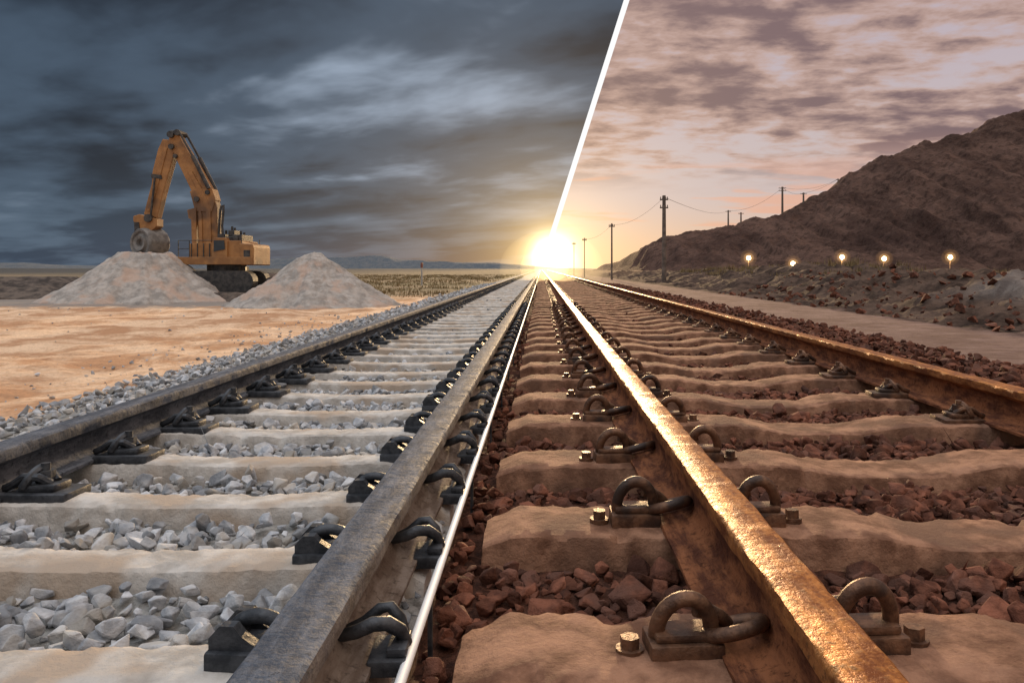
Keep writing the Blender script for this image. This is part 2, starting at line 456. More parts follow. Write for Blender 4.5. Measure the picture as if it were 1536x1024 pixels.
def sleepers(name, y0, dy, ymax, x0, x1, xc, ztop, zbot, dtop, dbot, dip, mat, parent, amp, endt, ch):
    mb = MB()
    k = -3
    while True:
        Y = y0+dy*k
        if Y > ymax: break
        ns = 150 if Y < 7 else (50 if Y < 20 else 16)
        jy = random.uniform(-0.012, 0.012); jz = random.uniform(-0.006, 0.006); ja = random.uniform(-0.008, 0.008)
        secs = []
        for i in range(ns+1):
            X = x0+(x1-x0)*i/ns
            u = abs(X-xc)
            sdip = 1-min(max((u-0.18)/0.26, 0), 1)
            e = min(X-x0, x1-X)
            en = 1-min(e/endt, 1)
            zt = ztop-dip*sdip-en*0.040+jz
            dt = dtop*(1-0.14*en)*(1-0.05*sdip); db = dbot
            zm = zbot+(zt-zbot)*0.45
            cs = [(-db/2, zbot), (-db/2+0.002, zm), (-dt/2-ch*0.9, zt-ch*1.6), (-dt/2-ch*0.4, zt-ch*0.5), (-dt/2+ch, zt), (-dt/4, zt+0.001), (0, zt+0.002), (dt/4, zt+0.001),
                  (dt/2-ch, zt), (dt/2+ch*0.4, zt-ch*0.5), (dt/2+ch*0.9, zt-ch*1.6), (db/2-0.002, zm), (db/2, zbot)]
            for a, b in cs:
                q = Vector((X*6, (Y+a)*6, b*6+k*3.1))
                d = (mn.noise(q)*0.20+mn.noise(q*3.3)*0.35+mn.noise(q*9.0)*0.45)*amp if Y < 25 else 0
                chip = max(0.0, mn.noise(Vector((X*11, k*7.7+a*4, 2.2)))-0.25)*amp*3.2 if Y < 25 else 0
                sg = -1 if a < 0 else 1
                isedge = abs(abs(a)-dt/2) < ch*1.5
                edge = 0.8 if isedge else 0.45
                if not isedge: chip = 0
                secs.append((X+(d if i in (0, ns) else 0), Y+jy+a+d*edge*sg-chip*sg+ja*(X-xc), b+d*edge-chip*0.7))
        n = 13; fs = []
        for i in range(ns):
            for j in range(n-1):
                fs.append((i*n+j, i*n+j+1, (i+1)*n+j+1, (i+1)*n+j))
        fs.append(tuple(range(n))); fs.append(tuple(ns*n+j for j in range(n-1, -1, -1)))
        mb.add(secs, fs)
        k += 1
    return mb.obj(name, mat, parent, smooth=26)

def arc(cx, cy, cz, r, a0, a1, n, plane='xz', sx=1.0, sz=1.0, tilt=0.0):
    pts = []
    for i in range(n+1):
        a = math.radians(a0+(a1-a0)*i/n)
        u, v = math.cos(a)*r*sx, math.sin(a)*r*sz
        if plane == 'xz': pts.append((cx+u, cy-v*math.sin(tilt), cz+v*math.cos(tilt)))
        elif plane == 'yz': pts.append((cx-v*math.sin(tilt), cy+u, cz+v*math.cos(tilt)))
        else: pts.append((cx+u, cy+v, cz+u*math.sin(tilt)))
    return pts

# clip templates: local +x points toward the rail, origin at rail-foot edge on sleeper top
def clip_ring(seg=12):
    c = MB()
    c.box(-0.150, 0.004, -0.055, 0.05, -0.012, 0.034, 0.007)
    c.box(-0.138, -0.02, -0.042, 0.036, 0.0335, 0.052, 0.008)
    a = arc(-0.072, -0.005, 0.044, 0.058, -20, 200, 20, 'xz', 1.0, 1.45, 0.25)
    c.tube(a, 0.0172, seg)
    ring = []
    for i in range(24):
        an = 2*math.pi*i/24
        ring.append((0.032+0.060*math.cos(an), -0.016+0.042*math.sin(an), 0.052+0.018*math.cos(an+0.7)))
    c.tube(ring, 0.0158, seg, closed=True)
    c.tube([(-0.05, -0.01, 0.090), (-0.015, 0.0, 0.083), (0.012, 0.012, 0.064), (0.035, 0.022, 0.042)], [0.013, 0.017, 0.016, 0.013], seg)
    c.cyl((-0.185, 0.0, -0.012), (-0.185, 0.0, 0.010), 0.030, 12)
    c.cyl((-0.185, 0.0, 0.010), (-0.185, 0.0, 0.034), 0.021, 6)
    return c
def clip_lug(seg=8):
    c = MB()
    c.box(-0.20, 0.012, -0.085, 0.085, -0.012, 0.022, 0.008)
    c.box(-0.15, -0.03, -0.055, 0.055, 0.0215, 0.046, 0.010)
    c.cyl((-0.09, 0, 0.045), (-0.09, 0, 0.086), 0.030, 6)
    c.cyl((-0.09, 0, 0.086), (-0.09, 0, 0.110), 0.015, 10)
    c.tube(arc(-0.05, 0.0, 0.045, 0.048, -10, 190, 12, 'yz', 1.0, 1.1, 0.5), 0.016, seg)
    c.tube([(-0.12, 0.02, 0.045), (-0.09, 0.04, 0.070), (-0.04, 0.035, 0.070), (0.0, 0.03, 0.042), (0.03, 0.02, 0.03)], 0.014, seg)
    c.tube([(-0.12, -0.02, 0.045), (-0.09, -0.04, 0.070), (-0.04, -0.035, 0.070), (0.0, -0.03, 0.042), (0.03, -0.02, 0.03)], 0.014, seg)
    return c
def clip_hook(seg=12):
    c = MB()
    c.box(-0.066, 0.012, -0.062, 0.062, -0.012, 0.020, 0.006)
    c.box(-0.062, -0.022, -0.048, 0.045, 0.0195, 0.038, 0.008)
    c.tube([(0.085, -0.02, 0.055), (0.06, -0.025, 0.058), (0.035, -0.03, 0.066), (0.005, -0.03, 0.080), (-0.022, -0.022, 0.078), (-0.045, -0.005, 0.056), (-0.054, 0.01, 0.024)],
           [0.010, 0.013, 0.014, 0.015, 0.015, 0.014, 0.013], seg)
    c.tube([(0.06, 0.03, 0.045), (0.03, 0.032, 0.06), (0.00, 0.035, 0.085), (-0.02, 0.035, 0.088), (-0.04, 0.03, 0.065), (-0.048, 0.03, 0.035)], 0.012, seg)
    return c
def clip_block(seg=10):
    c = MB()
    c.box(-0.145, 0.004, -0.065, 0.062, -0.012, 0.028, 0.007)
    pp = [(-0.14, 0.027), (-0.14, 0.050), (-0.118, 0.074), (-0.09, 0.074), (-0.076, 0.056), (-0.055, 0.042), (-0.03, 0.027)]
    c.prism(pp, -0.052, -0.026); c.prism(pp, 0.020, 0.046)
    c.box(-0.135, -0.02, -0.0255, 0.0195, 0.020, 0.040, 0.006)
    c.tube(arc(-0.060, 0.0, 0.032, 0.044, -15, 195, 14, 'xz', 1.25, 1.0, 0.1), 0.015, seg)
    c.cyl((-0.10, 0, 0.02), (-0.10, 0, 0.062), 0.019, 6)
    return c
def place(name, tmpl_n, tmpl_f, ys_, xe, z, flip, mat, parent, jit=0.006):
    mb = MB()
    for Y in ys_:
        tm = tmpl_n if Y < 16 else tmpl_f
        s = -1 if flip else 1
        M = Matrix.Translation((xe+random.uniform(-jit, jit)*0.5, Y+random.uniform(-jit, jit)*2, z)) @ Matrix.Rotation(random.uniform(-0.09, 0.09), 4, 'Z') @ Matrix.Rotation(random.uniform(-0.04, 0.04), 4, 'X') @ Matrix.Diagonal((s, 1, random.uniform(0.93, 1.07), 1))
        mb.merge(tm, M)
    return mb.obj(name, mat, parent, smooth=40)
far_clip = MB(); far_clip.box(-0.15, 0.0, -0.06, 0.06, -0.004, 0.025); far_clip.box(-0.12, -0.02, -0.04, 0.04, 0.024, 0.075)
far_clip_s = MB(); far_clip_s.box(-0.06, 0.0, -0.06, 0.06, -0.004, 0.02); far_clip_s.box(-0.05, 0.03, -0.03, 0.03, 0.019, 0.07)

GL, GR = -1.84, -0.408     # gray track rails
RL, RR = 0.49, 2.39        # rust track rails
track_g = empty('railway_track')
rail('rail_outer', GL, 0.16, 0.105, 0.17, M_railg2, track_g)
rail('rail_inner', GR, 0.16, 0.112, 0.175, M_railg, track_g)
gy = [1.56+0.55*k for k in range(-3, 130)]
sleepers('concrete_sleepers', 1.56, 0.55, 150, -2.32, -0.300, (GL+GR)/2, -0.162, -0.33, 0.160, 0.20, 0.010, M_conc, track_g, 0.012, 0.05, 0.010)
place('clips_inner_rail_right', clip_hook(), far_clip_s, gy, GR+0.0875, -0.160, True, M_iron, track_g, 0.003)
place('clips_inner_rail_left', clip_block(), far_clip, gy, GR-0.0875, -0.160, False, M_iron, track_g)
place('clips_outer_rail_right', clip_lug(), far_clip, gy, GL+0.085, -0.160, True, M_iron, track_g)
place('clips_outer_rail_left', clip_lug(), far_clip, gy, GL-0.085, -0.160, False, M_iron, track_g)
track_r = empty('railway_track.001')
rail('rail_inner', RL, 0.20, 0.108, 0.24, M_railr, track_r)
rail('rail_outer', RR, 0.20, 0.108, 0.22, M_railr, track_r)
ry = [1.68+0.84*k for k in range(-3, 85)]
sleepers('concrete_sleepers', 1.70, 0.84, 170, -0.18, 3.05, (RL+RR)/2, -0.202, -0.42, 0.31, 0.35, 0.045, M_concr, track_r, 0.015, 0.10, 0.009)
place('clips_inner_rail_left', clip_ring(), far_clip, ry, RL-0.12, -0.199, False, M_rust, track_r)
place('clips_inner_rail_right', clip_ring(), far_clip, ry, RL+0.12, -0.199, True, M_rust, track_r)
place('clips_outer_rail_left', clip_lug(), far_clip, ry, RR-0.11, -0.199, False, M_rust, track_r)
place('clips_outer_rail_right', clip_lug(), far_clip, ry, RR+0.11, -0.199, True, M_rust, track_r)

# white dividing line between the two halves, modelled as an added rod
M_white = simple_mat('white_paint', (0.86, 0.86, 0.86, 1), (0.92, 0.92, 0.92, 1), 8, 0.5, 0, 0.1, 0.002)
divider = empty('white_dividing_line')
mb = MB(); mb.tube([(-0.256, -4, -0.150), (-0.256, 3, -0.150), (-0.256, 30, -0.150), (-0.256, 700, -0.150)], 0.0105, 12)
mb.obj('divider', M_white, divider, smooth=40)
mb = MB()
for k in range(-2, 60):
    Y = 1.835+1.1*k
    mb.box(-0.261, -0.251, Y-0.008, Y+0.008, -0.34, -0.158)
mb.obj('supports', M_iron, divider)

# ------------------------------------------------------------------ rocks
def rock_templates(n, npts, bevel):
    out = []
    for i in range(n):
        bm = bmesh.new()
        sx, sy, sz = random.uniform(0.8, 1.25), random.uniform(0.7, 1.1), random.uniform(0.5, 0.85)
        for k in range(npts):
            v = Vector((random.gauss(0, 1), random.gauss(0, 1), random.gauss(0, 1))).normalized()
            p = 2.6
            L = (abs(v.x)**p+abs(v.y)**p+abs(v.z)**p)**(1/p)
            v = v/L*random.uniform(0.82, 1.0)
            bm.verts.new((v.x*sx, v.y*sy, v.z*sz))
        r = bmesh.ops.convex_hull(bm, input=bm.verts[:])
        gone = [e for e in r['geom_interior'] if isinstance(e, bmesh.types.BMVert)]
        bmesh.ops.delete(bm, geom=gone, context='VERTS')
        bmesh.ops.dissolve_limit(bm, angle_limit=0.18, verts=bm.verts[:], edges=bm.edges[:])
        if bevel:
            bmesh.ops.bevel(bm, geom=bm.edges[:], offset=0.06, segments=1, affect='EDGES')
        bmesh.ops.triangulate(bm, faces=bm.faces[:])
        bmesh.ops.recalc_face_normals(bm, faces=bm.faces[:])
        bm.verts.index_update()
        out.append((np.array([v.co[:] for v in bm.verts]), np.array([[v.index for v in f.verts] for f in bm.faces])))
        bm.free()
    return out
T_near = rock_templates(30, 13, True)
T_far = rock_templates(10, 9, False)

def scatter(name, regions, mat, avoid):
    V = []; F = []; off = 0; cnt = 0
    for (x0, x1, y0, y1, sp, r0, r1, zoff, near, prob) in regions:
        gx = np.arange(x0, x1, sp); gy_ = np.arange(y0, y1, sp)
        X, Y = np.meshgrid(gx, gy_)
        X = X.ravel()+RNG.uniform(-0.5, 0.5, X.size)*sp; Y = Y.ravel()+RNG.uniform(-0.5, 0.5, Y.size)*sp
        keep = RNG.random(X.size) < prob
        X = X[keep]; Y = Y[keep]
        R = r0+(r1-r0)*RNG.random(X.size)**2.0
        ok = avoid(X, Y, R)
        X, Y, R = X[ok], Y[ok], R[ok]
        Z = gh(X, Y)+R*0.30+RNG.random(X.size)*zoff
        T = T_near if near else T_far
        for i in range(len(X)):
            tv, tf = T[int(RNG.integers(len(T)))]
            a, b, c = RNG.uniform(0, 6.283), RNG.normal(0, 0.45), RNG.normal(0, 0.45)
            ca, sa, cb, sb, cc, sc = math.cos(a), math.sin(a), math.cos(b), math.sin(b), math.cos(c), math.sin(c)
            R3 = np.array([[ca, -sa, 0], [sa, ca, 0], [0, 0, 1]]) @ np.array([[cb, 0, sb], [0, 1, 0], [-sb, 0, cb]]) @ np.array([[1, 0, 0], [0, cc, -sc], [0, sc, cc]])
            V.append((tv*R[i]) @ R3.T+np.array([X[i], Y[i], Z[i]]))
            F.append(tf+off); off += len(tv); cnt += 1
    print(name, cnt)
    return np_mesh(name, np.concatenate(V), np.concatenate(F), mat, False)

def avoid_g(X, Y, R):
    k = np.abs(((Y-1.56+0.275) % 0.55)-0.275)
    slp = (k < 0.090+R*0.5) & (X > -2.36) & (X < -0.29)
    nearrail = (np.abs(X-GR) < 0.05) | (np.abs(X-GL) < 0.06)
    strip = (X > XB-R*0.8)
    return ~(slp | nearrail | strip)
def avoid_r(X, Y, R):
    k = np.abs(((Y-1.70+0.42) % 0.84)-0.42)
    slp = (k < 0.175+R*0.75) & (X > -0.20-R*0.7) & (X < 3.07)
    nearrail = (np.abs(X-RL) < 0.06) | (np.abs(X-RR) < 0.06)
    strip = (X < XB+R*0.8)
    big = (R > 0.045) & (X < -0.2)
    return ~(slp | nearrail | strip | big)
scatter('gray_ballast_stones', [
    (-2.3, XB, 1.0, 6.0, 0.042, 0.014, 0.038, 0.02, True, 0.85),
    (-2.3, XB, 1.0, 6.0, 0.085, 0.028, 0.052, 0.03, True, 0.70),
    (-2.3, XB, 6.0, 14, 0.075, 0.022, 0.050, 0.02, False, 0.8),
    (-2.3, XB, 14, 40, 0.15, 0.03, 0.06, 0.02, False, 0.8),
    (-3.15, -2.0, 2.3, 8.0, 0.05, 0.012, 0.045, 0.02, True, 0.7),
    (-3.15, -2.0, 8.0, 18, 0.08, 0.018, 0.055, 0.02, False, 0.8),
    (-3.2, -2.0, 18, 45, 0.15, 0.03, 0.08, 0.02, False, 0.8),
    (-4.2, -3.0, 3, 16, 0.13, 0.006, 0.035, 0.0, False, 0.35),
    (-12, -4, 4, 19, 0.4, 0.005, 0.03, 0.0, False, 0.25),
], M_stoneg, avoid_g)
scatter('red_ballast_stones', [
    (XB, 3.1, 1.0, 6.0, 0.045, 0.016, 0.038, 0.02, True, 0.9),
    (XB, 3.1, 1.0, 6.0, 0.080, 0.032, 0.062, 0.018, True, 0.85),
    (XB, 3.1, 6.0, 14, 0.09, 0.025, 0.055, 0.02, False, 0.9),
    (XB, 3.1, 14, 40, 0.18, 0.03, 0.06, 0.02, False, 0.8),
    (2.7, 4.25, 2.5, 12.0, 0.075, 0.025, 0.07, 0.05, True, 0.85),
    (2.7, 4.3, 12.0, 45, 0.15, 0.04, 0.09, 0.05, False, 0.85),
    (6.6, 11, 8.0, 30, 0.25, 0.02, 0.15, 0.0, False, 0.4),
], M_stoner, avoid_r)

# ------------------------------------------------------------------ gravel piles
def pile(name, cx, cy, R, H, top, mat, z0=-0.30, seed=0, ex=1.0, peak=0.0):
    na, nr = 180, 70
    V = []
    for i in range(nr+1):
        for j in range(na):
            a = 2*math.pi*j/na; rr = i/nr
            gul = mn.noise(Vector((math.cos(a)*3.5+seed, math.sin(a)*3.5, rr*0.8)))*0.14+mn.noise(Vector((math.cos(a)*11+seed, math.sin(a)*11, rr*1.5)))*0.07
            rad = rr*(1+gul*0.9*rr)*1.12
            base = max(0.0, 1-max(rr-top, 0)/(1-top))
            h = base**1.08+peak*max(0, 1-rr/0.3)
            h += mn.noise(Vector((rr*math.cos(a)*5+seed, rr*math.sin(a)*5, 4)))*0.07*(1-rr*0.5)
            h += mn.noise(Vector((rr*math.cos(a)*19+seed, rr*math.sin(a)*19, 9)))*0.035
            h += gul*0.6*base*rr
            V.append((cx+math.cos(a)*rad*R*ex, cy+math.sin(a)*rad*R, z0+max(h, -0.02)*H-(0.08 if i == nr else 0)))
    F = []
    for i in range(nr):
        for j in range(na):
            j2 = (j+1) % na
            F.append((i*na+j, (i+1)*na+j, (i+1)*na+j2, i*na+j2))
    return np_mesh(name, np.array(V), np.array(F), mat, True)
M_pile = simple_mat('crushed_stone_pile', (0.30, 0.275, 0.25, 1), (0.50, 0.455, 0.415, 1), 3.5, 0.95, 0, 0.9, 0.07, 11, spec=0.15, detail=6, cc=(0.50, 0.38, 0.31, 1), bdet=6)
M_dirt = simple_mat('dark_dirt', (0.05, 0.042, 0.038, 1), (0.15, 0.12, 0.10, 1), 3.0, 0.95, 0, 0.8, 0.05, 9, spec=0.15)
pile('gravel_pile', -11.25, 22.6, 2.35, 1.34, 0.25, M_pile, seed=3)
pile('gravel_pile', -5.62, 19.6, 1.85, 1.22, 0.10, M_pile, seed=8, peak=0.06)
pile('dirt_mound', -9.0, 25.2, 1.6, 0.75, 0.4, M_dirt, seed=12)
pile('rubble_heap', -17.5, 26.5, 2.6, 0.62, 0.45, M_dirt, seed=21, ex=1.4)
pile('rubble_heap', -21.5, 29, 2.6, 0.55, 0.45, M_dirt, seed=25, ex=1.4)

# ------------------------------------------------------------------ excavator
M_yel = simple_mat('worn_orange_paint', (0.25, 0.115, 0.038, 1), (0.38, 0.185, 0.062, 1), 3, 0.6, 0.0, 0.3, 0.012, 20, cc=(0.13, 0.068, 0.034, 1), detail=6)
M_dk = simple_mat('dark_machinery', (0.03, 0.03, 0.033, 1), (0.08, 0.075, 0.07, 1), 8, 0.6, 0.3, 0.3, 0.01)
M_gy = simple_mat('dusty_steel', (0.14, 0.135, 0.13, 1), (0.25, 0.235, 0.22, 1), 6, 0.7, 0.2, 0.4, 0.01)
M_gls = simple_mat('cab_glass', (0.02, 0.025, 0.03, 1), (0.03, 0.035, 0.04, 1), 6, 0.1, 0.0, 0.0, 0.001)
K = 1/50.8
ex = empty('excavator', (-9.28, 23.5, 0.66))
def q(u, v): return ((u-340)*K, (400-v)*K)
def poly(pts): return [q(*p) for p in pts]
def pr(name, pts, w, mat, yc=0.0, bev=0.012):
    b = MB(); b.prism(poly(pts), yc-w/2, yc+w/2)
    o = b.obj(name, mat, ex)
    if bev:
        md = o.modifiers.new('bevel', 'BEVEL'); md.width = bev; md.segments = 2; md.limit_method = 'ANGLE'
    return o
pr('platform', [(283, 386), (392, 386), (392, 397), (283, 397)], 1.5, M_yel)
pr('engine_house', [(352, 362), (374, 362), (376, 366), (376, 386.5), (352, 386.5)], 1.3, M_yel)
pr('counterweight', [(372, 366), (391, 367), (393, 372), (393, 398), (374, 398)], 1.42, M_yel, bev=0.03)
pr('counterweight_panel', [(379, 376), (388, 376), (388, 387), (379, 387)], 1.46, M_dk, bev=0)
pr('cab', [(333, 364), (336, 358), (353, 358), (355, 364), (355, 386.5), (333, 386.5)], 0.55, M_yel, yc=-0.45)
pr('cab_window', [(336, 362), (351, 362), (352, 375), (336, 378)], 0.6, M_gls, yc=-0.45, bev=0)
b = MB()
for (u0, v0, u1, v1, w_) in [(335, 352, 346, 362, 0.9), (347, 346, 356, 358, 0.5), (357, 353, 371, 363, 0.9), (349, 356, 366, 363, 1.0)]:
    (xa, za), (xb, zb) = q(u0, v0), q(u1, v1)
    b.box(xa, xb, -w_/2, w_/2, zb, za, 0.02)
for (u0, v0, u1, v1) in [(350, 346, 350, 340), (354, 347, 354, 342), (363, 353, 363, 347), (368, 354, 368, 349), (341, 352, 341, 346)]:
    (xa, za), (xb, zb) = q(u0, v0), q(u1, v1)
    b.tube([(xa, -0.1, za), (xb, -0.1, zb)], 0.035, 8)
b.obj('engine_deck', M_dk, ex)
b = MB()
pts = [q(334, 352), q(335, 335), q(336, 318), q(338, 310), q(341, 309), q(341, 318), q(339, 340), q(340, 352)]
b.tube([(p[0], -0.3, p[1]) for p in pts], 0.035, 8)
b.obj('exhaust_pipe', M_dk, ex)
boom = [(331, 397), (329, 312), (323, 292), (300, 252), (277, 214), (270, 200), (259, 200), (257, 212), (266, 236), (292, 290), (299, 318), (301, 360), (298, 397)]
pr('boom', boom, 0.36, M_yel, bev=0.02)
pr('boom_rib', [(322, 395), (320, 316), (314, 297), (292, 258), (288, 262), (308, 300), (313, 320), (314, 395)], 0.44, M_yel, bev=0.01)
pr('boom_rib_lower', [(309, 395), (307, 322), (303, 312), (302, 322), (304, 395)], 0.44, M_yel, bev=0.01)
pr('boom_bracket', [(286, 316), (299, 312), (300, 366), (293, 366), (292, 330), (288, 328)], 0.5, M_yel, bev=0.01)
pr('boom_plate', [(289, 288), (300, 284), (322, 284), (327, 300), (322, 318), (297, 318)], 0.42, M_yel)
pr('mast_foot', [(290, 397), (291, 366), (334, 364), (334, 397)], 0.62, M_yel, bev=0.015)
b = MB()
for (u, v) in [(294, 376), (303, 376), (312, 376), (321, 376), (330, 376)]:
    xa, za = q(u, v); b.box(xa-0.012, xa+0.012, -0.33, -0.305, za-0.35, za+0.2)
b.obj('mast_slots', M_dk, ex)
pr('stick', [(247, 210), (258, 211), (266, 219), (262, 240), (248, 290), (239, 328), (219, 322), (231, 276), (232, 258), (240, 226)], 0.30, M_yel, bev=0.02)
pr('stick_plate', [(231, 262), (246, 264), (247, 270), (231, 268)], 0.36, M_dk, bev=0)
pr('stick_rib', [(250, 222), (255, 223), (238, 290), (228, 318), (224, 317), (236, 270)], 0.35, M_yel, bev=0.008)
b = MB()
for (u, v, r) in [(261, 204, 5), (271, 201, 4.5), (262, 222, 4), (268, 236, 3), (228, 328, 6), (300, 300, 4), (316, 290, 3.5)]:
    xa, za = q(u, v); b.cyl((xa, -0.27, za), (xa, 0.27, za), r*K, 16)
b.obj('pivot_pins', M_dk, ex, smooth=40)
b = MB()
def rod(a, c, r, yo):
    (xa, za), (xb, zb) = q(*a), q(*c)
    b.tube([(xa, yo, za), (xb, yo, zb)], r*K, 10)
for yo in (-0.24, 0.24):
    rod((274, 200), (294, 236), 1.6, yo); rod((294, 236), (318, 284), 3.0, yo)
rod((262, 205), (256, 197), 2.0, 0); rod((270, 198), (258, 199), 2.2, -0.1)
rod((238, 268), (232, 325), 1.5, -0.24)
b.obj('hydraulic_cylinders', M_dk, ex, smooth=40)
pr('tool_bracket', [(205, 325), (214, 322), (240, 329), (240, 340), (232, 347), (213, 346), (210, 336), (205, 333)], 0.42, M_yel, bev=0.015)
pr('tool_link', [(207, 334), (214, 334), (216, 350), (208, 350)], 0.5, M_dk, bev=0.01)
b = MB()
cx_, cz_ = q(225, 365)
M3 = Matrix.Translation((cx_, 0, cz_)) @ Matrix.Rotation(math.radians(-24), 4, 'Z')
d = MB()
prof = [(0.0, 0.10), (0.05, 0.11), (0.10, 0.13), (0.13, 0.22), (0.05, 0.24), (0.03, 0.30), (0.09, 0.34), (0.10, 0.395), (0.06, 0.425), (-0.02, 0.43)]
prof = [(-0.26-a, r) for a, r in prof]+[(0.26+a, r) for a, r in prof[::-1]]
ns = 40; vs = []; fs = []
for (yy_, rr) in prof:
    for k in range(ns):
        a = 2*math.pi*k/ns
        r2 = rr*(1.0+(0.035 if (k % 4 < 2 and rr > 0.42) else 0))
        vs.append((math.cos(a)*r2, yy_, math.sin(a)*r2))
for i in range(len(prof)-1):
    for k in range(ns):
        k2 = (k+1) % ns
        fs.append((i*ns+k, i*ns+k2, (i+1)*ns+k2, (i+1)*ns+k))
fs.append(tuple(range(ns))); fs.append(tuple((len(prof)-1)*ns+k for k in range(ns)))
d.add(vs, fs)
b.merge(d, M3)
b.obj('compaction_drum', M_gy, ex, smooth=35)
b = MB()
for (u0, v0, u1, v1) in [(284, 386, 284, 362), (300, 386, 300, 362), (284, 362, 334, 362), (284, 374, 300, 374), (376, 366, 376, 358)]:
    (xa, za), (xb, zb) = q(u0, v0), q(u1, v1)
    for yo in (-0.72, 0.72):
        b.tube([(xa, yo, za), (xb, yo, zb)], 0.012, 6)
b.obj('hand_rails', M_dk, ex)
b = MB()
for yo in (-0.55, 0.55):
    st = []
    for k in range(9):
        a = math.radians(90+180*k/8); st.append((-0.65+0.30*math.cos(a), -0.42+0.30*math.sin(a)))
    for k in range(9):
        a = math.radians(-90+180*k/8); st.append((0.75+0.30*math.cos(a), -0.42+0.30*math.sin(a)))
    b.prism(st, yo-0.2, yo+0.2)
b.box(-0.4, 0.5, -0.4, 0.4, -0.4, 0.0)
b.cyl((0, 0, -0.2), (0, 0, 0.06), 0.55, 24)
b.obj('crawler_undercarriage', M_dk, ex)
pile('dirt_mound', -9.0, 23.7, 1.9, 0.24, 0.8, M_dirt, seed=31)

# ------------------------------------------------------------------ hills
def hill_mat(name, a, b_, bs=3.0):
    m, t = newmat(name)
    g = t.new('ShaderNodeNewGeometry'); p = g.outputs['Position']
    x, y, z = t.sep(p)
    n = t.noise(t.comb(x, t.m('MULTIPLY', y, 0.35), t.m('MULTIPLY', z, 0.6)), 0.14, 7, 0.72)
    c = t.mix(t.sm(n, 0.38, 0.62), a, b_)
    n2 = t.noise(p, 0.7, 6, 0.72)
    c = t.mix(t.m('MULTIPLY', t.sm(n2, 0.48, 0.62), 0.6), c, tuple(v*0.4 for v in a[:3])+(1,))
    t.bsdf(c, 0.95, 0, t.bump(t.m('ADD', n2, n), 0.9, bs), 0.1)
    return m
M_hill = hill_mat('spoil_hill_earth', (0.080, 0.044, 0.034, 1), (0.17, 0.098, 0.074, 1), 1.5)
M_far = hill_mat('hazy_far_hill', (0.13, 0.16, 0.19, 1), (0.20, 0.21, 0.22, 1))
rx = np.array([10, 15, 17.3, 19.2, 23.6, 30, 36, 46, 53.7, 57.5, 63.7, 66.2, 72.5, 74, 82.6, 83.8, 90.8, 130, 200, 320])
rz = np.array([-1, -0.5, 1.2, 4.5, 7.0, 8.0, 9.1, 11.5, 15.4, 18.3, 22.3, 22.0, 24.8, 24.6, 27.4, 28.4, 30.3, 38, 34, 25])
def hillh(X, Y):
    r = np.interp(X+1.2*fbm(Y*0.08, X*0.1, 3), rx, rz)
    y0 = 84-10*sst(30, 90, X)
    tt = np.clip((Y-y0)/(150-y0), 0, 1)
    prof = tt**1.05
    h = r*prof-0.6*(1-tt)
    gl_ = np.abs(fbm(X*0.16+0.6*fbm(X*0.05, Y*0.05, 2), Y*0.025, 5, 0.55))
    h = h-7.0*gl_*np.sin(np.pi*np.clip(tt*0.93, 0, 1))*np.clip(r/15, 0, 1)
    h = h+0.8*fbm(X*0.35, Y*0.3, 5, 0.62)*np.clip(r/10, 0, 1)*tt
    h = h-np.clip((Y-152)/60, 0, 1)*r*0.6
    return h
grid_mesh('spoil_hill', np.concatenate([np.linspace(10, 110, 400), np.linspace(112, 320, 60)]), np.concatenate([np.linspace(68, 155, 240), np.linspace(158, 260, 15)]), hillh, M_hill)
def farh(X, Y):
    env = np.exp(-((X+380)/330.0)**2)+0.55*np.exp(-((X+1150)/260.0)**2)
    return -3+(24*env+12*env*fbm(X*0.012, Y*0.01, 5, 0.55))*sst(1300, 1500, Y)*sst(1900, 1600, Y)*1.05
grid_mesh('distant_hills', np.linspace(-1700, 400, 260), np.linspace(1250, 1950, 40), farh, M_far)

# ------------------------------------------------------------------ poles, wires, lamps
M_wood = simple_mat('weathered_pole', (0.10, 0.075, 0.06, 1), (0.20, 0.15, 0.12, 1), 4, 0.85, 0, 0.4, 0.02)
M_cable = simple_mat('cable', (0.05, 0.04, 0.035, 1), (0.07, 0.055, 0.05, 1), 4, 0.7)
def upole(X, Y, z0, z1, r, arms=1, w=0.9):
    b = MB()
    b.tube([(0, 0, 0), (0, 0, (z1-z0)*0.5), (0, 0, z1-z0)], [r, r*0.9, r*0.75], 10)
    H = z1-z0
    for a in range(arms):
        za = H-0.25-a*0.5
        b.box(-w/2, w/2, -0.06, 0.06, za-0.04, za+0.04)
        for xx in (-w*0.42, -w*0.18, w*0.18, w*0.42):
            b.cyl((xx, 0, za+0.04), (xx, 0, za+0.17), 0.03, 6)
    e = empty('utility_pole', (X, Y, z0))
    b.obj('pole_with_crossarm', M_wood, e)
    return (X, Y, z1-0.1)
pA = upole(7.55, 49, -0.4, 5.1, 0.14, 2, 0.5)
pB = upole(5.75, 65, -0.4, 4.3, 0.08, 1, 0.5)
pC = upole(4.6, 85, -0.4, 3.9, 0.06, 1, 0.5)
pC2 = upole(4.3, 105, -0.4, 4.1, 0.06, 1, 0.5)
pD = upole(45.4, 150, 9.5, 16.0, 0.22, 2, 1.4)
pE = upole(49.7, 151, 11, 15.0, 0.2, 1, 1.2)
pF = upole(35.2, 150, 8, 11.6, 0.16, 1, 1.0)
pG = upole(37.6, 150, 8.3, 11.2, 0.16, 1, 1.0)
pH = upole(57, 153, 16, 17.9, 0.12, 1, 0.8)
b = MB()
def wire(a, c, sag, r=0.018, dx=0.0):
    pts = []
    for i in range(25):
        s = i/24
        p = Vector(a).lerp(Vector(c), s); p.z -= sag*4*s*(1-s); p.x += dx
        pts.append(p)
    b.tube(pts, r, 5)
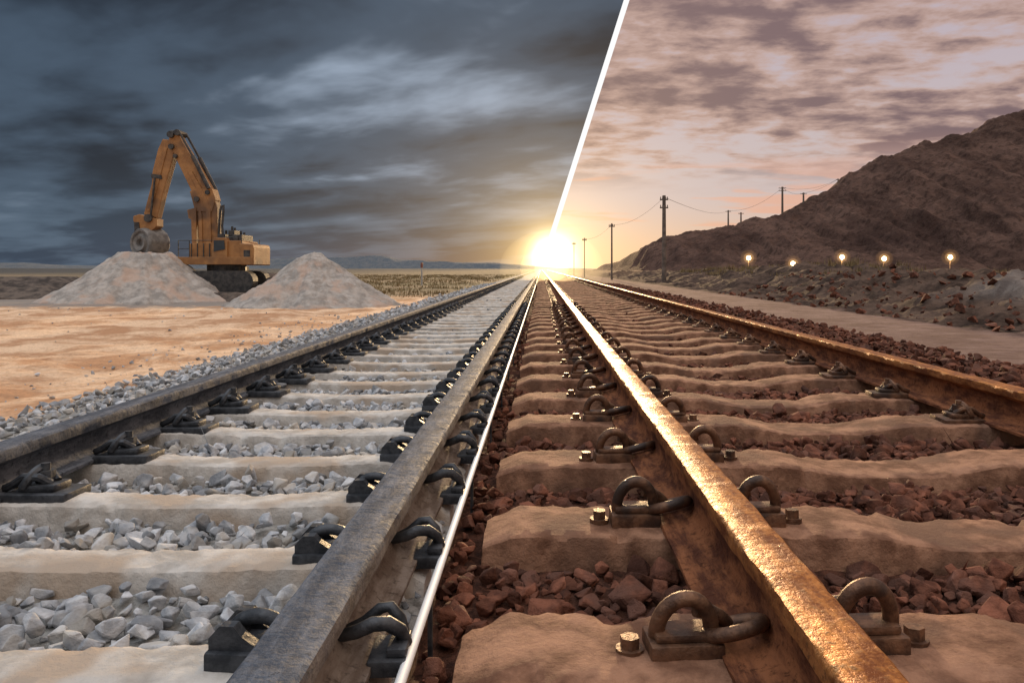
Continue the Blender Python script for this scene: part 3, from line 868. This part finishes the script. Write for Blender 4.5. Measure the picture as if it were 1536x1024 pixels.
wire(pB, pA, 0.5, 0.008); wire(pA, pF, 0.7, 0.014); wire(pC, pB, 0.4, 0.008); wire(pF, pD, 1.2, 0.02); wire(pD, pE, 0.6, 0.02); wire(pE, pH, 0.4, 0.02)
wire(pD, pH, 1.0, 0.018)
b.obj('overhead_wires', M_cable)

def emis(name, col, st):
    m, t = newmat(name)
    e = t.new('ShaderNodeEmission'); t.put(e.inputs[0], col); e.inputs[1].default_value = st
    o = t.new('ShaderNodeOutputMaterial'); t.t.links.new(e.outputs[0], o.inputs[0])
    return m
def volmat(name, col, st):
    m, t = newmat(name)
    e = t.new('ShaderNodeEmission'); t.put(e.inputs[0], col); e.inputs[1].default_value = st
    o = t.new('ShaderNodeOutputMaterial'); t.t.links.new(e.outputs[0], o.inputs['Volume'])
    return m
def ball(name, loc, rx_, ry_, rz_, mat, parent=None, sub=3):
    bm = bmesh.new(); bmesh.ops.create_icosphere(bm, subdivisions=sub, radius=1)
    me = bpy.data.meshes.new(name)
    for v in bm.verts: v.co = Vector((v.co.x*rx_, v.co.y*ry_, v.co.z*rz_))
    bm.to_mesh(me); bm.free(); me.materials.append(mat)
    me.polygons.foreach_set('use_smooth', [True]*len(me.polygons))
    o = bpy.data.objects.new(name, me); scene.collection.objects.link(o); o.location = loc
    if parent: o.parent = parent
    return o
M_bulb = emis('lamp_glow', (1.0, 0.74, 0.36, 1), 40)
shells = [(0.27, volmat('lamp_halo_a', (1.0, 0.62, 0.25, 1), 1.5)), (0.46, volmat('lamp_halo_b', (1.0, 0.55, 0.2, 1), 0.38)),
          (0.74, volmat('lamp_halo_c', (1.0, 0.5, 0.18, 1), 0.07))]  # emissive shells added to imitate the halo around each lamp
for (X, z1) in [(18.2, 1.48), (22.1, 0.98), (26.4, 1.54), (30.1, 1.42), (35.9, 1.54)]:
    e = empty('flood_lamp', (X, 70, -0.4))
    b = MB(); hgt_ = z1+0.4
    b.tube([(0, 0, 0), (0, 0, hgt_)], 0.04, 8)
    b.box(-0.16, 0.16, 0.0, 0.12, hgt_-0.03, hgt_+0.16, 0.01)
    b.obj('lamp_post', M_wood, e)
    ball('bulb', (0, -0.08, hgt_+0.07), 0.18, 0.07, 0.18, M_bulb, e)
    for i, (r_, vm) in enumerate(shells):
        ball('halo_shell_%d' % i, (0, -0.1, hgt_+0.07), r_, r_, r_, vm, e)
    l = bpy.data.lights.new('lamp_light', 'POINT'); l.energy = 320; l.color = (1, 0.6, 0.25); l.shadow_soft_size = 0.1
    lo = bpy.data.objects.new('lamp_light', l); scene.collection.objects.link(lo); lo.parent = e; lo.location = (0, -0.4, hgt_+0.3)

# marker post
M_red = simple_mat('dull_red_paint', (0.16, 0.05, 0.04, 1), (0.22, 0.07, 0.05, 1), 6, 0.6)
M_gpost = simple_mat('grey_post', (0.30, 0.29, 0.27, 1), (0.4, 0.38, 0.36, 1), 6, 0.8)
e = empty('marker_post', (-6.3, 42, -0.3))
b = MB(); b.box(-0.04, 0.04, -0.05, 0.05, 0, 0.95, 0.01); b.obj('post', M_gpost, e)
b = MB(); b.box(-0.06, 0.06, -0.06, 0.06, 0.951, 1.22, 0.02); b.obj('cap', M_red, e)

# dry grass
M_grass = simple_mat('dry_grass_blades', (0.14, 0.10, 0.04, 1), (0.26, 0.18, 0.08, 1), 2, 0.9)
V = []; F = []
def tuft(X, Y, hmax, n, spread):
    zz = gh(np.array([X]), np.array([Y]))[0]
    for i in range(n):
        bx, by = X+random.gauss(0, spread), Y+random.gauss(0, spread)
        hh = hmax*random.uniform(0.4, 1); a = random.uniform(0, 6.28); lx, ly = math.cos(a), math.sin(a)
        ww = 0.012+Y*0.00035; le = hh*random.uniform(0.1, 0.5)
        o = len(V)
        V.extend([(bx-ly*ww, by+lx*ww, zz-0.02), (bx+ly*ww, by-lx*ww, zz-0.02), (bx+lx*le, by+ly*le, zz+hh)])
        F.append((o, o+1, o+2))
for i in range(420):
    X = random.uniform(9.5, 26); Y = random.uniform(26, 60)
    tuft(X, Y, random.uniform(0.15, 0.5), 22, 0.16)
for i in range(900):
    Y = random.uniform(25, 110); X = -random.uniform(3.6, 3.6+Y*0.28)
    tuft(X, Y, random.uniform(0.06, 0.22), 16, 0.25)
np_mesh('dry_grass', np.array(V), np.array(F), M_grass, False)

# glowing volumes added to imitate the sun's glow over the far track
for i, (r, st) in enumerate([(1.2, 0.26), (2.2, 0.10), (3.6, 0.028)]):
    ball('sun_glow' if i == 0 else 'sun_glow.%03d' % i, (0.70, 55, 0.6), r, r*1.5, r*0.75, volmat('sun_glow_volume_%d' % i, (1.0, 0.70, 0.30, 1), st), sub=4)
